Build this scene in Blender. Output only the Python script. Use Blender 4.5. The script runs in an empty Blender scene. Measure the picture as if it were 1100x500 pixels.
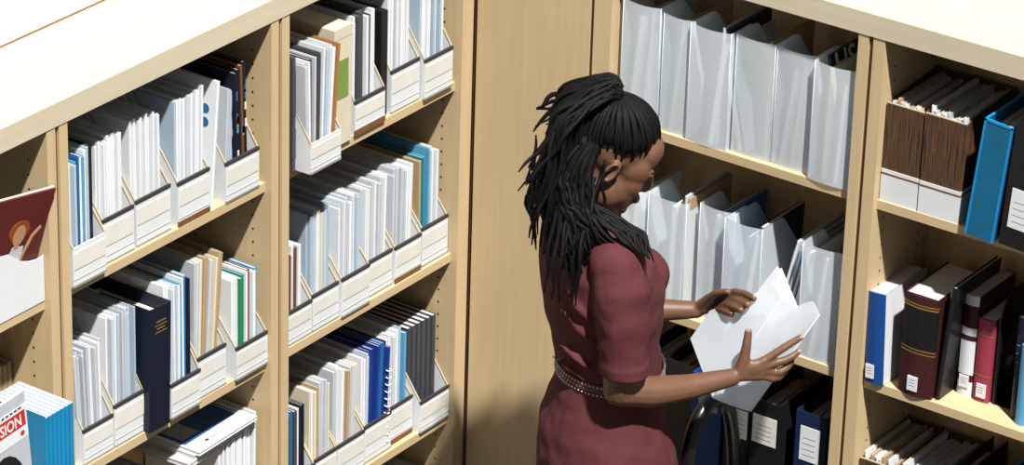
import bpy, bmesh, math, random
from mathutils import Vector, Matrix, Euler
random.seed(7)
scene = bpy.context.scene
C = scene.collection
# ------------------------------------------------------------------ camera
cam_d = bpy.data.cameras.new('camera'); cam = bpy.data.objects.new('camera', cam_d); C.objects.link(cam)
cam_d.sensor_fit = 'HORIZONTAL'; cam_d.sensor_width = 36.0; cam_d.lens = 137.44
cam_d.clip_start = 0.1; cam_d.clip_end = 100
def cam_axes(yaw, pitch, roll):
    d = Vector((-math.sin(yaw)*math.cos(pitch), math.cos(yaw)*math.cos(pitch), -math.sin(pitch)))
    r = Vector((math.cos(yaw), math.sin(yaw), 0)); u = r.cross(d)
    cr, sr = math.cos(roll), math.sin(roll)
    return cr*r + sr*u, -sr*r + cr*u, d
cr_, cu_, cd_ = cam_axes(0.6047992, 0.4527989, 0.0310361)
m = Matrix((cr_, cu_, -cd_)).transposed().to_4x4(); m.translation = (4.67954, -6.59828, 4.91417)
cam.matrix_world = m
scene.camera = cam
# ------------------------------------------------------------------ world, sun, exposure
world = bpy.data.worlds.new('world'); scene.world = world; world.use_nodes = True
bg = world.node_tree.nodes['Background']; bg.inputs[0].default_value = (0.82, 0.91, 1.0, 1); bg.inputs[1].default_value = 0.16
sun_d = bpy.data.lights.new('sun', 'SUN'); sun_d.energy = 6.9; sun_d.angle = math.radians(2.0); sun_d.color = (1.0, 0.975, 0.93)
sun = bpy.data.objects.new('sun', sun_d); C.objects.link(sun)
sun.rotation_euler = Vector((-0.55, 0.38, -1.18)).to_track_quat('-Z', 'Y').to_euler(); sun.location = (3, -3, 6)
vs = scene.view_settings
scene.display_settings.display_device = 'sRGB'
vs.view_transform = 'Standard'; vs.look = 'None'; vs.gamma = 1.0; vs.use_curve_mapping = False; vs.exposure = 0.48

# ------------------------------------------------------------------ materials
def srgb(h):
    v = [int(h[i:i+2], 16)/255 for i in (0, 2, 4)]
    return tuple(x/12.92 if x <= 0.04045 else ((x+0.055)/1.055)**2.4 for x in v)
MATS = {}
ALB = 0.72          # overall reflectance level, balanced by the exposure above
def mat(name, hexc, rough=0.6, var=0.06, scale=(8, 8, 8), bump=0.0, spec=0.3, metal=0.0, bscale=None, rand=0.0):
    if name in MATS: return MATS[name]
    m = bpy.data.materials.new(name); m.use_nodes = True; nt = m.node_tree; b = nt.nodes['Principled BSDF']
    b.inputs['Roughness'].default_value = rough; b.inputs['Metallic'].default_value = metal
    b.inputs['Specular IOR Level'].default_value = spec
    col = tuple(c*ALB for c in srgb(hexc))
    tc = nt.nodes.new('ShaderNodeTexCoord'); mp = nt.nodes.new('ShaderNodeMapping'); mp.inputs['Scale'].default_value = scale
    nz = nt.nodes.new('ShaderNodeTexNoise'); nz.inputs['Scale'].default_value = 1.0; nz.inputs['Detail'].default_value = 4
    nt.links.new(tc.outputs['Object'], mp.inputs[0]); nt.links.new(mp.outputs[0], nz.inputs['Vector'])
    rp = nt.nodes.new('ShaderNodeValToRGB'); rp.color_ramp.elements[0].position = 0.3; rp.color_ramp.elements[1].position = 0.7
    rp.color_ramp.elements[0].color = tuple(max(0, c*(1-var)) for c in col) + (1,)
    rp.color_ramp.elements[1].color = tuple(min(1, c*(1+var)) for c in col) + (1,)
    nt.links.new(nz.outputs[0], rp.inputs[0])
    out = rp.outputs[0]
    if rand > 0:
        oi = nt.nodes.new('ShaderNodeObjectInfo'); mr = nt.nodes.new('ShaderNodeMapRange')
        mr.inputs['To Min'].default_value = 1-rand; mr.inputs['To Max'].default_value = 1.0
        nt.links.new(oi.outputs['Random'], mr.inputs[0])
        mx = nt.nodes.new('ShaderNodeMix'); mx.data_type = 'RGBA'; mx.blend_type = 'MULTIPLY'; mx.inputs[0].default_value = 1
        nt.links.new(out, mx.inputs[6]); nt.links.new(mr.outputs[0], mx.inputs[7]); out = mx.outputs[2]
    nt.links.new(out, b.inputs['Base Color'])
    if bump > 0:
        n2 = nt.nodes.new('ShaderNodeTexNoise'); n2.inputs['Detail'].default_value = 3
        if bscale: n2.inputs['Scale'].default_value = bscale; nt.links.new(tc.outputs['Object'], n2.inputs['Vector'])
        else: n2.inputs['Scale'].default_value = 1.0; nt.links.new(mp.outputs[0], n2.inputs['Vector'])
        bp = nt.nodes.new('ShaderNodeBump'); bp.inputs['Strength'].default_value = bump; bp.inputs['Distance'].default_value = 0.01
        nt.links.new(n2.outputs[0], bp.inputs['Height']); nt.links.new(bp.outputs[0], b.inputs['Normal'])
    MATS[name] = m
    return m
wood_v = mat('birch_vertical', 'd4bb92', 0.5, 0.05, (60, 60, 3), spec=0.25)
wood_l = mat('birch_along_left', 'd4bb92', 0.5, 0.05, (60, 3, 60), spec=0.25)
wood_r = mat('birch_along_right', 'd4bb92', 0.5, 0.05, (3, 60, 60), spec=0.25)
board_l = mat('pale_board_left', 'd8cbb0', 0.5, 0.04, (60, 3, 60), spec=0.25)
board_r = mat('pale_board_right', 'd8cbb0', 0.5, 0.04, (3, 60, 60), spec=0.25)
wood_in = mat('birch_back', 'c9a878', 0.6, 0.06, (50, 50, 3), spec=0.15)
joint_brown = mat('joint_brown', '7d5330', 0.7, 0.12, (40, 40, 4))
hole_dark = mat('hole_dark', '2a1c10', 0.9, 0.0)
wall_white = mat('wall_white', 'f4f4f2', 0.9, 0.01)
carpet = mat('carpet', '45423e', 0.95, 0.12, (60, 60, 60), bump=0.2)
P = {}
for n, h, rd in [('white', 'f3f6fa', .10), ('grey white', 'd0d6de', .14), ('pale blue', 'b8ccdc', .14), ('cream', 'e6dcc2', .08), ('tan', 'bda27c', .12),
              ('blue', '2b6fb0', .2), ('light blue', '5fa9d2', .15), ('navy', '161d31', .2), ('black', '1a1a1e', .2), ('maroon', '6c2527', .15), ('dark grey', '4a4c52', .2),
              ('teal', '12858c', .1), ('green', '1f8a58', .05), ('brown', '7b4a2c', .15), ('royal blue', '1d3f93', .1), ('pink', 'a63d54', .05), ('orange', 'b07a48', .1)]:
    P[n] = mat('cover_' + n.replace(' ', '_'), h, 0.45, 0.05, (40, 40, 12), spec=0.35, rand=rd)
pages = mat('pages', 'e2ded6', 0.85, 0.07, (260, 260, 14), rand=.08)
pages_white = mat('pages_white', 'e8e8e6', 0.8, 0.04, (200, 200, 20))
pages_dim = mat('pages_aged', 'b5a68c', 0.9, 0.12, (260, 260, 14), rand=.1)
card_white = mat('card_white', 'eaeef0', 0.55, 0.03, (20, 20, 20), rand=.04)
card_kraft = mat('card_kraft', 'bdae92', 0.8, 0.06)
card_label = mat('card_label_beige', 'e9e7df', 0.6, 0.04, (30, 30, 8), rand=.05)
card_dark = mat('card_dark_rim', '3c3a3c', 0.6, 0.1)
card_grey = mat('card_grey_edge', '9a9894', 0.7, 0.06)
gold = mat('gold', 'c09a4a', 0.35, 0.05, metal=0.6)
chrome = mat('chrome', 'c8c8c8', 0.25, 0.02, metal=1.0)
label_white = mat('label_white', 'eef0f2', 0.6, 0.02)
ink = mat('ink', '33343a', 0.8, 0.0)
ink_red = mat('ink_red', 'cf2b26', 0.6, 0.03)
print_grey = mat('print_grey', '9fb0c0', 0.5, 0.08)
print_skin = mat('print_skin', 'd9a27a', 0.6, 0.08)
print_hair = mat('print_hair', 'a5542a', 0.6, 0.2, (90, 90, 90))
cover_blue_bright = mat('cover_bright_blue', '1f8fc4', 0.35, 0.08, (120, 120, 10), rand=.08)
binder_cyan = mat('binder_cyan', '0f688f', 0.3, 0.12, (20, 20, 20))
binder_cyan_edge = mat('binder_cyan_edge', '1a90d2', 0.3, 0.03)
binder_navy = mat('binder_navy', '182a4a', 0.4, 0.08)
binder_blue = mat('binder_blue', '18468c', 0.4, 0.08)
book_blue = mat('book_blue', '174c92', 0.4, 0.04)
book_maroon = mat('book_maroon', '442021', 0.35, 0.1, (50, 50, 50))
book_black = mat('book_black', '1c1b1d', 0.35, 0.1, (50, 50, 50))
skin = mat('skin', '6e4d39', 0.5, 0.06, (30, 30, 30), spec=0.35)
nail = mat('nail', 'b98a74', 0.3, 0.02)
hair_m = mat('hair', '090808', 0.65, 0.25, (160, 160, 60), bump=0.15, bscale=260, spec=0.16)
dress_m = mat('dress', '5b2f33', 0.85, 0.05, (14, 14, 14), bump=0.35, bscale=14, spec=0.15)
belt_m = mat('belt', '5e2f33', 0.6, 0.04)
stud_m = mat('stud', 'e8e4da', 0.25, 0.0, metal=0.5)
trouser_m = mat('trouser', '17171b', 0.8, 0.1)
chair_m = mat('chair_black', '141416', 0.3, 0.05, spec=0.5)
lip_m = mat('lip', '7a4238', 0.45, 0.03)

def wood_grain_mat():
    m = bpy.data.materials.new('woodgrain_print'); m.use_nodes = True; nt = m.node_tree; b = nt.nodes['Principled BSDF']
    tc = nt.nodes.new('ShaderNodeTexCoord'); mp = nt.nodes.new('ShaderNodeMapping'); mp.inputs['Scale'].default_value = (380, 60, 10)
    nz = nt.nodes.new('ShaderNodeTexNoise'); nz.inputs['Scale'].default_value = 1.0; nz.inputs['Detail'].default_value = 5
    rp = nt.nodes.new('ShaderNodeValToRGB'); e = rp.color_ramp.elements
    e[0].position = 0.36; e[0].color = srgb('1d130d') + (1,); e[1].position = 0.62; e[1].color = srgb('5e4028') + (1,)
    nt.links.new(tc.outputs['Object'], mp.inputs[0]); nt.links.new(mp.outputs[0], nz.inputs['Vector'])
    nt.links.new(nz.outputs[0], rp.inputs[0]); nt.links.new(rp.outputs[0], b.inputs['Base Color']); b.inputs['Roughness'].default_value = 0.5
    return m
woodgrain = wood_grain_mat()
def plastic_mat(name, col, opac):
    m = bpy.data.materials.new(name); m.use_nodes = True; nt = m.node_tree; nt.nodes.clear()
    o = nt.nodes.new('ShaderNodeOutputMaterial'); df = nt.nodes.new('ShaderNodeBsdfDiffuse'); tl = nt.nodes.new('ShaderNodeBsdfTranslucent')
    tr = nt.nodes.new('ShaderNodeBsdfTransparent'); gl = nt.nodes.new('ShaderNodeBsdfGlossy'); gl.inputs['Roughness'].default_value = 0.3
    df.inputs[0].default_value = col + (1,); tl.inputs[0].default_value = col + (1,); tr.inputs[0].default_value = (0.93, 0.96, 0.99, 1)
    m1 = nt.nodes.new('ShaderNodeMixShader'); m1.inputs[0].default_value = 0.3
    m2 = nt.nodes.new('ShaderNodeMixShader'); m2.inputs[0].default_value = opac
    m3 = nt.nodes.new('ShaderNodeMixShader'); m3.inputs[0].default_value = 0.07
    L = nt.links.new
    L(df.outputs[0], m1.inputs[1]); L(tl.outputs[0], m1.inputs[2]); L(tr.outputs[0], m2.inputs[1]); L(m1.outputs[0], m2.inputs[2])
    L(m2.outputs[0], m3.inputs[1]); L(gl.outputs[0], m3.inputs[2]); L(m3.outputs[0], o.inputs[0])
    return m
plastic = plastic_mat('frosted_plastic', (0.86, 0.94, 1.0), 0.64)
plastic_held = plastic_mat('frosted_plastic_held', (0.82, 0.88, 0.94), 0.86)

# ------------------------------------------------------------------ mesh helpers
class MB:
    def __init__(s): s.v = []; s.f = []; s.m = []; s.sm = []
    def add(s, vs, fs, mi=0, smooth=False):
        o = len(s.v); s.v += [tuple(v) for v in vs]
        for f in fs: s.f.append([i+o for i in f]); s.m.append(mi); s.sm.append(smooth)
    def box(s, x0, x1, y0, y1, z0, z1, mi=0):
        v = [(x, y, z) for x in (x0, x1) for y in (y0, y1) for z in (z0, z1)]
        s.add(v, [(0, 1, 3, 2), (4, 6, 7, 5), (0, 4, 5, 1), (2, 3, 7, 6), (0, 2, 6, 4), (1, 5, 7, 3)], mi)
    def prism(s, poly, a, b, axis='z', mi=0):
        # poly CCW 2D; extruded along axis. axis z: (x,y); axis x: (y,z)->x; axis y: (x,z)
        n = len(poly)
        def P3(p, t): return {'z': (p[0], p[1], t), 'x': (t, p[0], p[1]), 'y': (p[0], t, p[1])}[axis]
        vs = [P3(p, a) for p in poly] + [P3(p, b) for p in poly]
        fs = [tuple(range(n))[::-1], tuple(range(n, 2*n))] + [(i, (i+1) % n, n+(i+1) % n, n+i) for i in range(n)]
        s.add(vs, fs, mi)
    def tube(s, pts, rad, seg=8, mi=0, caps=True, flat=1.0, smooth=True):
        pts = [Vector(p) for p in pts]; n = len(pts)
        if not hasattr(rad, '__len__'): rad = [rad]*n
        vs = []; up = None
        for i, p in enumerate(pts):
            t = (pts[min(i+1, n-1)] - pts[max(i-1, 0)]).normalized()
            if up is None: up = t.orthogonal().normalized()
            up = (up - t*up.dot(t)).normalized(); w = t.cross(up)
            for k in range(seg):
                a = 2*math.pi*k/seg; vs.append(p + (up*math.cos(a) + w*math.sin(a)*flat)*rad[i])
        fs = [(i*seg+k, i*seg+(k+1) % seg, (i+1)*seg+(k+1) % seg, (i+1)*seg+k) for i in range(n-1) for k in range(seg)]
        if caps: fs += [tuple(range(seg))[::-1], tuple(range((n-1)*seg, n*seg))]
        s.add(vs, fs, mi, smooth)
    def ell(s, c, r, seg=16, rings=10, M=None, mi=0):
        c = Vector(c); vs = []
        for i in range(1, rings):
            th = math.pi*i/rings
            for k in range(seg):
                a = 2*math.pi*k/seg
                v = Vector((r[0]*math.sin(th)*math.cos(a), r[1]*math.sin(th)*math.sin(a), r[2]*math.cos(th)))
                vs.append(c + (M @ v if M else v))
        t = Vector((0, 0, r[2])); b = Vector((0, 0, -r[2]))
        vs += [c + (M @ t if M else t), c + (M @ b if M else b)]
        T = len(vs)-2; B = T+1
        fs = [(i*seg+k, (i+1)*seg+k, (i+1)*seg+(k+1) % seg, i*seg+(k+1) % seg) for i in range(rings-2) for k in range(seg)]
        fs += [(T, k, (k+1) % seg) for k in range(seg)] + [(B, (rings-2)*seg+(k+1) % seg, (rings-2)*seg+k) for k in range(seg)]
        s.add(vs, fs, mi, True)
    def caps_chain(s, pts, rad, seg=12):
        # tapered limb: rings plus ball joints (closed), for later voxel union
        s.tube(pts, rad, seg)
        for p, r in zip(pts, rad): s.ell(p, (r, r, r), seg, 8)
    def mesh(s, name, mats):
        me = bpy.data.meshes.new(name); me.from_pydata(s.v, [], s.f); me.update()
        for mm in (mats if isinstance(mats, (list, tuple)) else [mats]): me.materials.append(mm)
        me.polygons.foreach_set('material_index', s.m); me.polygons.foreach_set('use_smooth', s.sm)
        bm = bmesh.new(); bm.from_mesh(me); bmesh.ops.recalc_face_normals(bm, faces=bm.faces); bm.to_mesh(me); bm.free()
        return me
    def build(s, name, mats, parent=None, label=None):
        return link(name, s.mesh(name, mats), parent, label)
def link(name, me, parent=None, label=None):
    o = bpy.data.objects.new(name, me); C.objects.link(o)
    if parent: o.parent = parent
    if label: o['label'] = label
    return o
def empty(name, loc=(0, 0, 0), rz=0.0):
    o = bpy.data.objects.new(name, None); C.objects.link(o); o.location = loc; o.rotation_euler = (0, 0, rz); o.empty_display_size = 0.05
    return o
def tag(o, label, cat, group=None):
    o['label'] = label; o['category'] = cat
    if group: o['group'] = group
    return o
def structure(o): o['kind'] = 'structure'; return o
def boxpart(name, b, mt, parent=None, label=None):
    mb = MB(); mb.box(*b); return mb.build(name, mt, parent, label)
# shelf frames: x along the shelf to the right, y into the shelf, z up
def place(o, run, s, d, z, rx=0.0, ry=0.0, rz=0.0):
    if run == 'L': o.location = (-d, s, z); o.rotation_euler = (rx, ry, rz + math.pi/2)
    else: o.location = (s, d, z); o.rotation_euler = (rx, ry, rz)
    return o
ZT = 1.74
T1, T2, T3, T4 = 1.366, 0.935, 0.512, 0.09        # shelf tops
# ------------------------------------------------------------------ setting
structure(boxpart('floor', (-1.0, 7.0, -7.5, 1.0, -0.05, 0.0), carpet))
structure(boxpart('wall_left', (-0.42, -0.277, -7.5, 0.42, 0.0, 3.0), wall_white))
structure(boxpart('wall_back', (-0.277, 7.0, 0.325, 0.42, 0.0, 3.0), wall_white))
# ------------------------------------------------------------------ bookcases
def bookcase(run, s0, s1, tl, tr, label, gl=True):
    """unit between joint centres s0 and s1; tl/tr side panel widths"""
    root = empty('bookcase'); place(root, run, 0, 0, 0); tag(root, label, 'bookcase', 'birch bookcases around the corner')
    wl = wood_l if run == 'L' else wood_r
    a0, a1 = s0+0.0055, s0+0.0055+tl; b0, b1 = s1-0.0055-tr, s1-0.0055
    along = mat('birch_shelf', 'd4bb92', 0.5, 0.05, (3, 60, 60), spec=0.25)
    for x0, x1 in ((a0, a1), (b0, b1)):
        boxpart('side_panel', (x0, x1, 0, 0.256, 0, ZT), wood_v, root)
    for t in (T1, T2, T3, T4):
        boxpart('shelf', (a1, b0, 0.017, 0.254, t-0.021, t), along, root)
    boxpart('plinth', (a1, b0, 0.03, 0.05, 0, T4-0.021), wood_v, root)
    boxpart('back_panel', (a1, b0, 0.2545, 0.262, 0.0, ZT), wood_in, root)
    if gl: boxpart('joint_strip', (s0-0.0052, s0+0.0052, 0.006, 0.04, 0, ZT), joint_brown, root, 'brown strip in the joint')
    # shelf pin holes
    mb = MB()
    for x, sg in ((a1, 1), (b0, -1)):
        for dd in (0.05, 0.21):
            z = 0.16
            while z < ZT-0.06:
                if all(abs(z-t+0.01) > 0.02 for t in (T1, T2, T3)):
                    pts = [(dd+0.0028*math.cos(k*math.pi/3), z+0.0028*math.sin(k*math.pi/3)) for k in range(6)]
                    mb.prism(pts, x-0.0004, x+0.0004, 'x')
                z += 0.032
    h = mb.build('pin_holes', hole_dark, root); h['kind'] = 'stuff'
    return root
bookcase('L', -2.1, -1.4, .025, .025, 'birch bookcase at far left holding the maroon magazine and blue booklets')
bookcase('L', -1.4, -0.7, .025, .025, 'birch bookcase with the black binder among white magazine files')
bookcase('L', -0.7, 0.0, .025, .042, 'birch bookcase of white magazine files next to the blank corner panel')
bookcase('R', 0.3135, 1.0135, .045, .025, 'birch bookcase of frosted plastic files behind the woman')
bookcase('R', 1.0135, 1.7135, .028, .025, 'birch bookcase at far right with wood-grain boxes and books')
mb = MB(); mb.box(0.0065, 0.308, 0.0, 0.02, 0, ZT); tag(mb.build('corner_panel', wood_v), 'blank vertical birch panel filling the corner behind the woman', 'panel')
structure(boxpart('trim_1', (-0.004, 0.0062, 0.006, 0.03, 0, ZT), joint_brown))
mb = MB(); mb.prism([(-0.262, -2.2), (0.002, -2.2), (0.002, -0.002), (-0.262, 0.262)], ZT, ZT+0.0505)
tag(mb.build('top_board', board_l), 'long pale birch top board over the left bookcases', 'top board', 'birch top boards')
mb = MB(); mb.prism([(0.0035, -0.002), (1.9, -0.002), (1.9, 0.30), (-0.262, 0.30), (-0.262, 0.2645)], ZT, ZT+0.0505)
tag(mb.build('top_board', board_r), 'sunlit birch top board over the right-hand bookcases', 'top board', 'birch top boards')
structure(boxpart('trim_2', (-0.2765, -0.2625, -2.2, 0.25, ZT, ZT+0.046), joint_brown))

# ------------------------------------------------------------------ documents
def doc_mesh(t, h, w, cm, pm, thin=False):
    """thin stapled journal: folded cover with rounded spine at y=0, page block set back a little"""
    mb = MB(); ct = .0002 if thin else min(0.0009, t*0.2); x = t/2
    outer = [(-x, w), (-x, 0.0015), (-x*0.6, 0.0003), (0, 0), (x*0.6, 0.0003), (x, 0.0015), (x, w)]
    inner = [(x-ct, w), (x-ct, 0.0026), (-x+ct, 0.0026), (-x+ct, w)]
    mb.prism(outer+inner, 0, h, 'z', 0)
    mb.box(-x+ct, x-ct, 0.0026, w-0.002, 0.001, h-(0.0003 if thin else 0.0025), 1)
    return mb.mesh('journal', [cm, pm])
def doc(run, s, d, z, t, h, w, color, name, label, cat, group=None, lean=0.0, yaw=0.0, pm=None, roll=0.0):
    o = link(name, doc_mesh(t, h, w, P[color] if isinstance(color, str) else color, pm or pages))
    place(o, run, s, d, z + abs(math.sin(lean))*t/2, roll, lean, yaw)
    tag(o, label, cat, group)
    return o
def fill(run, s0, s1, z, d0, palette, where, h=(.255, .28), w=.215, t=(.005, .009), lean=(0, 0), name='journal', cat='journal', jit=.013, dropto=None, pm=None):
    """row of upright journals from s0 to s1; palette: list of colour names cycled with weights"""
    s = s0; i = 0
    hh = random.uniform(*h); run_left = 0
    while True:
        th = random.uniform(*t)
        if s + th > s1: break
        k = i/(max(1, (s1-s0)/((t[0]+t[1])/2)))
        if run_left == 0: hh = random.uniform(*h); run_left = random.randint(1, 5)
        run_left -= 1
        color = palette(k) if callable(palette) else random.choice(palette)
        l = lean[0] + (lean[1]-lean[0])*min(k, 1)
        doc(run, s+th/2, d0+random.uniform(0, jit), z, th*0.87, hh+random.uniform(-.006, .006), w, color, name,
            f'thin {color} {cat} in {where}', cat, f'{color} {cat}s in {where}', lean=l+random.gauss(0, .004), yaw=random.gauss(0, .004), pm=pm)
        s += th; i += 1
# ------------------------------------------------------------------ cardboard magazine files
def magfile(run, s0, s1, z, d0, hf, where, H=.27, D=.23, rim=True, lab=True, brown=False, rz=0.0, cut=.12):
    w = s1-s0; root = empty('magazine_file'); place(root, run, s0, d0, z, rz=rz)
    tag(root, f'white cardboard magazine file, {where}', 'magazine file', 'white cardboard magazine files')
    mb = MB(); th = .0025
    side = [(0, 0), (D, 0), (D, H), (cut, H), (0.0, hf)]
    mb.prism(side, 0, th, 'x', 0); mb.prism(side, w-th, w, 'x', 0)
    mb.box(th, w-th, 0, th, 0, hf, 0); mb.box(th, w-th, D-th, D, 0, H, 0)
    mb.box(th, w-th, th, D-th, 0, th, 1)
    mb.box(th, w-th, th, th+.001, th, hf-.001, 1); mb.box(th, th+.0008, th, D-th, th, hf-.002, 1)
    mb.prism([(0.002, hf), (cut+.001, H-.0022), (cut, H), (-.0004, hf+.001)], -.0005, th+.0008, 'x', 1)
    mb.prism([(0.002, hf), (cut+.001, H-.0022), (cut, H), (-.0004, hf+.001)], w-th-.0008, w+.0005, 'x', 1)
    mb.build('body', [card_white, card_kraft], root)
    if rim: boxpart('rim', (-.0006, w+.0006, -.0012, .004, hf-.002, hf+.0055), card_dark, root, 'dark folded top rim')
    if lab:
        a = hf*random.uniform(.42, .5); mb = MB(); mb.box(.003, w-.003, -.0012, 0, a, hf*.87)
        mb.build('label_strip', card_label, root, 'beige label strip')
        mb = MB(); mb.box(.001, w-.001, -.0008, 0, hf*.18, hf*.21); mb.build('crease', mat('card_crease', 'cfd0d0', .7), root)
    boxpart('base_edge', (-.0004, w+.0004, -.0012, .002, 0, .005 if not brown else .013), joint_brown if brown else card_grey, root, 'brown base edge' if brown else 'grey base edge')
    return root
W2 = lambda n, row, bay: f'{n} file from left, {row} shelf, {bay} bay'
ORD = ['first', 'second', 'third', 'fourth', 'fifth', 'sixth']
WH = ['white', 'white', 'white', 'grey white']
B1, B2 = 'second', 'corner-side'
# --- second bay, top shelf
def boxfill(run, s0, s1, z, d0, hf, where, palette, H=.27, D=.23, **k):
    kw = {a: k.pop(a) for a in ('rim', 'lab', 'brown', 'rz', 'cut') if a in k}
    magfile(run, s0, s1, z, d0, hf, where, H, D, **kw)
    fill(run, s0+.005, s1-.005, z+.004, d0+k.pop('dd', .012), palette, where, w=D-.03, **k)
boxfill('L', -1.358, -1.258, T1, .004, .088, W2('first', 'top', B1), lambda k: ['white', 'white', 'pale blue', 'light blue', 'blue', 'white', 'light blue', 'white', 'pale blue', 'navy', 'navy'][min(10, int(k*11))], h=(.255, .275), rim=False, H=.25)
boxfill('L', -1.243, -1.148, T1, .024, .097, W2('second', 'top', B1), ['white'], h=(.255, .262), t=(.005, .009))
boxfill('L', -1.138, -1.030, T1, .026, .100, W2('third', 'top', B1), ['white'], h=(.262, .27), t=(.005, .009))
boxfill('L', -1.013, -0.912, T1, .019, .097, W2('fourth', 'top', B1), ['white', 'white', 'pale blue'], h=(.262, .275), t=(.005, .009), brown=True, lean=(0.0, .02))
magfile('L', -.862, -.752, T1, .016, .088, W2('fifth', 'top', B1), rim=True)
# tall loose report with round pictures leaning out between the fourth and fifth files
o = doc('L', -.895, .026, T1, .008, .28, .2, 'white', 'report', 'tall white report with round blue pictures leaning beside fourth file', 'report', lean=.09)
for zz, yy in ((.215, .03), (.185, .03), (.205, .075), (.175, .075)):
    mb = MB(); mb.prism([(yy+.011*math.cos(k*math.pi/5), zz+.011*math.sin(k*math.pi/5)) for k in range(10)], -.0046, -.0041, 'x'); mb.build('round_picture', P['blue'], o)
for i in range(6):
    doc('L', -.848+i*.006, .03+.002*i, T1+.004, .005, .245-.004*i, .19, ['grey white', 'pale blue'][i % 2], 'magazine', 'thin pale magazine standing beside the dark picture magazine in fifth file', 'magazine', 'pale magazines in the fifth file', lean=.06)
for i in range(4):
    o = doc('L', -.806+i*.009, .026, T1+.004, .0075, .275+.006*i, .205, ['navy', 'black', 'brown', 'black'][i], 'magazine', ['navy blue glossy magazine in fifth file on the sunlit top shelf', 'black glossy magazine beside the navy one in fifth file', 'brown-toned glossy magazine in fifth file on the top shelf', 'outermost dark glossy magazine with bright photo patches in fifth file'][i], 'magazine', lean=-.03)
    random.seed(30+i)
    for k in range(5):
        z0 = random.uniform(.03, .23); mb = MB(); mb.box(-.0025, .0025, -.0006, .001, z0, z0+random.uniform(.008, .025)); mb.build('photo_patch', P[random.choice(['light blue', 'tan', 'white', 'blue'])], o)
        y0 = random.uniform(.01, .1); z0 = random.uniform(.05, .2); mb = MB(); mb.box(-.0042, -.0038, y0, y0+random.uniform(.02, .05), z0, z0+random.uniform(.015, .04)); mb.build('photo_patch', P[random.choice(['light blue', 'tan', 'brown', 'blue'])], o)
random.seed(11)
# --- second bay, middle shelf
boxfill('L', -1.318, -1.226, T2, .022, .078, W2('first', 'middle', B1), ['white', 'grey white', 'grey white'], h=(.235, .255), lean=(-.05, -.02), t=(.005, .009))  # greyer cover colours stand in for the soft shade over this file
boxfill('L', -1.221, -1.126, T2, .022, .094, W2('second', 'middle', B1), ['grey white', 'grey white', 'white', 'pale blue'], h=(.285, .293), H=.29, t=(.005, .009))  # grey and pale blue covers carry the same soft shade as colour
boxfill('L', -1.055, -.960, T2, .008, .078, W2('third', 'middle', B1), lambda k: ['white', 'grey white', 'white', 'pale blue', 'white', 'light blue', 'white', 'blue', 'pale blue', 'navy', 'blue'][min(10, int(k*11))], h=(.285, .30), H=.28)
boxfill('L', -.952, -.860, T2, .020, .094, W2('fourth', 'middle', B1), lambda k: ['grey white', 'cream', 'tan', 'grey white', 'cream', 'tan', 'grey white'][min(6, int(k*7))], h=(.29, .31), H=.28, t=(.006, .011), lean=(.02, .12))
boxfill('L', -.836, -.730, T2, .010, .075, W2('fifth', 'middle', B1), lambda k: ['white', 'white', 'white', 'green', 'teal', 'white', 'brown', 'white', 'light blue', 'white', 'teal'][min(10, int(k*11))], h=(.205, .23), H=.23, t=(.007, .011), rim=True)
# first-bay edge journals just left of first file
fill('L', -1.366, -1.322, T2, .03, ['grey white', 'white'], 'gap left of first file, middle shelf', h=(.26, .28), t=(.006, .009))
def binder(run, s0, s1, z, d0, h, depth, cm, label, cat='binder', edge=None, lab=None, ring=None, lean=0.0, name='binder', open_pages=pages, title=None, yaw=0.0, hole=True):
    w = s1-s0; root = empty(name); place(root, run, s0, d0, z, ry=lean, rz=yaw); tag(root, label, cat)
    mb = MB(); t = .003
    mb.box(0, t, 0, depth, 0, h); mb.box(w-t, w, 0, depth, 0, h); mb.box(t, w-t, 0, t, 0, h)
    mb.build('cover', cm, root)
    mb = MB()
    n = max(3, int(w/.009)); ww = (w-2*t-.004)/n
    for i in range(n): mb.box(t+.002+i*ww, t+.002+(i+.9)*ww, .022, depth-.02-random.uniform(0, .012), .01, h-.02-random.uniform(0, .012))
    mb.build('paper_block', open_pages, root)
    if edge:
        mb = MB()
        for x in (0, w-.004): mb.box(x-.0005, x+.0045, -.0012, .003, 0, h+.0008)
        mb.box(-.0005, w+.0005, -.0012, .0035, h-.004, h+.001); mb.box(-.0005, .0045, 0, depth, h-.003, h+.001)
        mb.build('edge_piping', edge, root, 'bright blue edging')
    if lab:
        x0, x1, z0, z1, lm = lab; mb = MB(); mb.box(x0, x1, -.0012, 0, z0, z1); L = mb.build('spine_label', lm, root, 'pale spine label')
        mb = MB()
        for k in range(4): mb.box(x0+.15*(x1-x0), x1-.2*(x1-x0), -.0016, -.0012, z0+(k+1)*(z1-z0)/6, z0+(k+1)*(z1-z0)/6+.0016)
        mb.build('label_lines', print_grey, L)
    if ring:
        mb = MB(); mb.tube([(ring[0]+.011*math.cos(a*math.pi/8), -.001, ring[1]+.011*math.sin(a*math.pi/8)) for a in range(17)], .002, 6); mb.build('finger_ring', chrome, root, 'chrome finger ring')
    if title:
        mb = MB()
        for x0, x1, z0, z1 in title: mb.box(x0, x1, -.0008, 0, z0, z1)
        mb.build('title_lettering', gold, root, 'gold lettering')
    return root
binder('L', -1.131, -1.064, T2, .006, .285, .22, P['navy'], 'tall dark navy binder with small gold title between white magazine files', lean=.03, title=[(.02, .05, .250, .2525), (.016, .054, .242, .2435), (.022, .048, .234, .236), (.016, .054, .226, .2275)])
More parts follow.
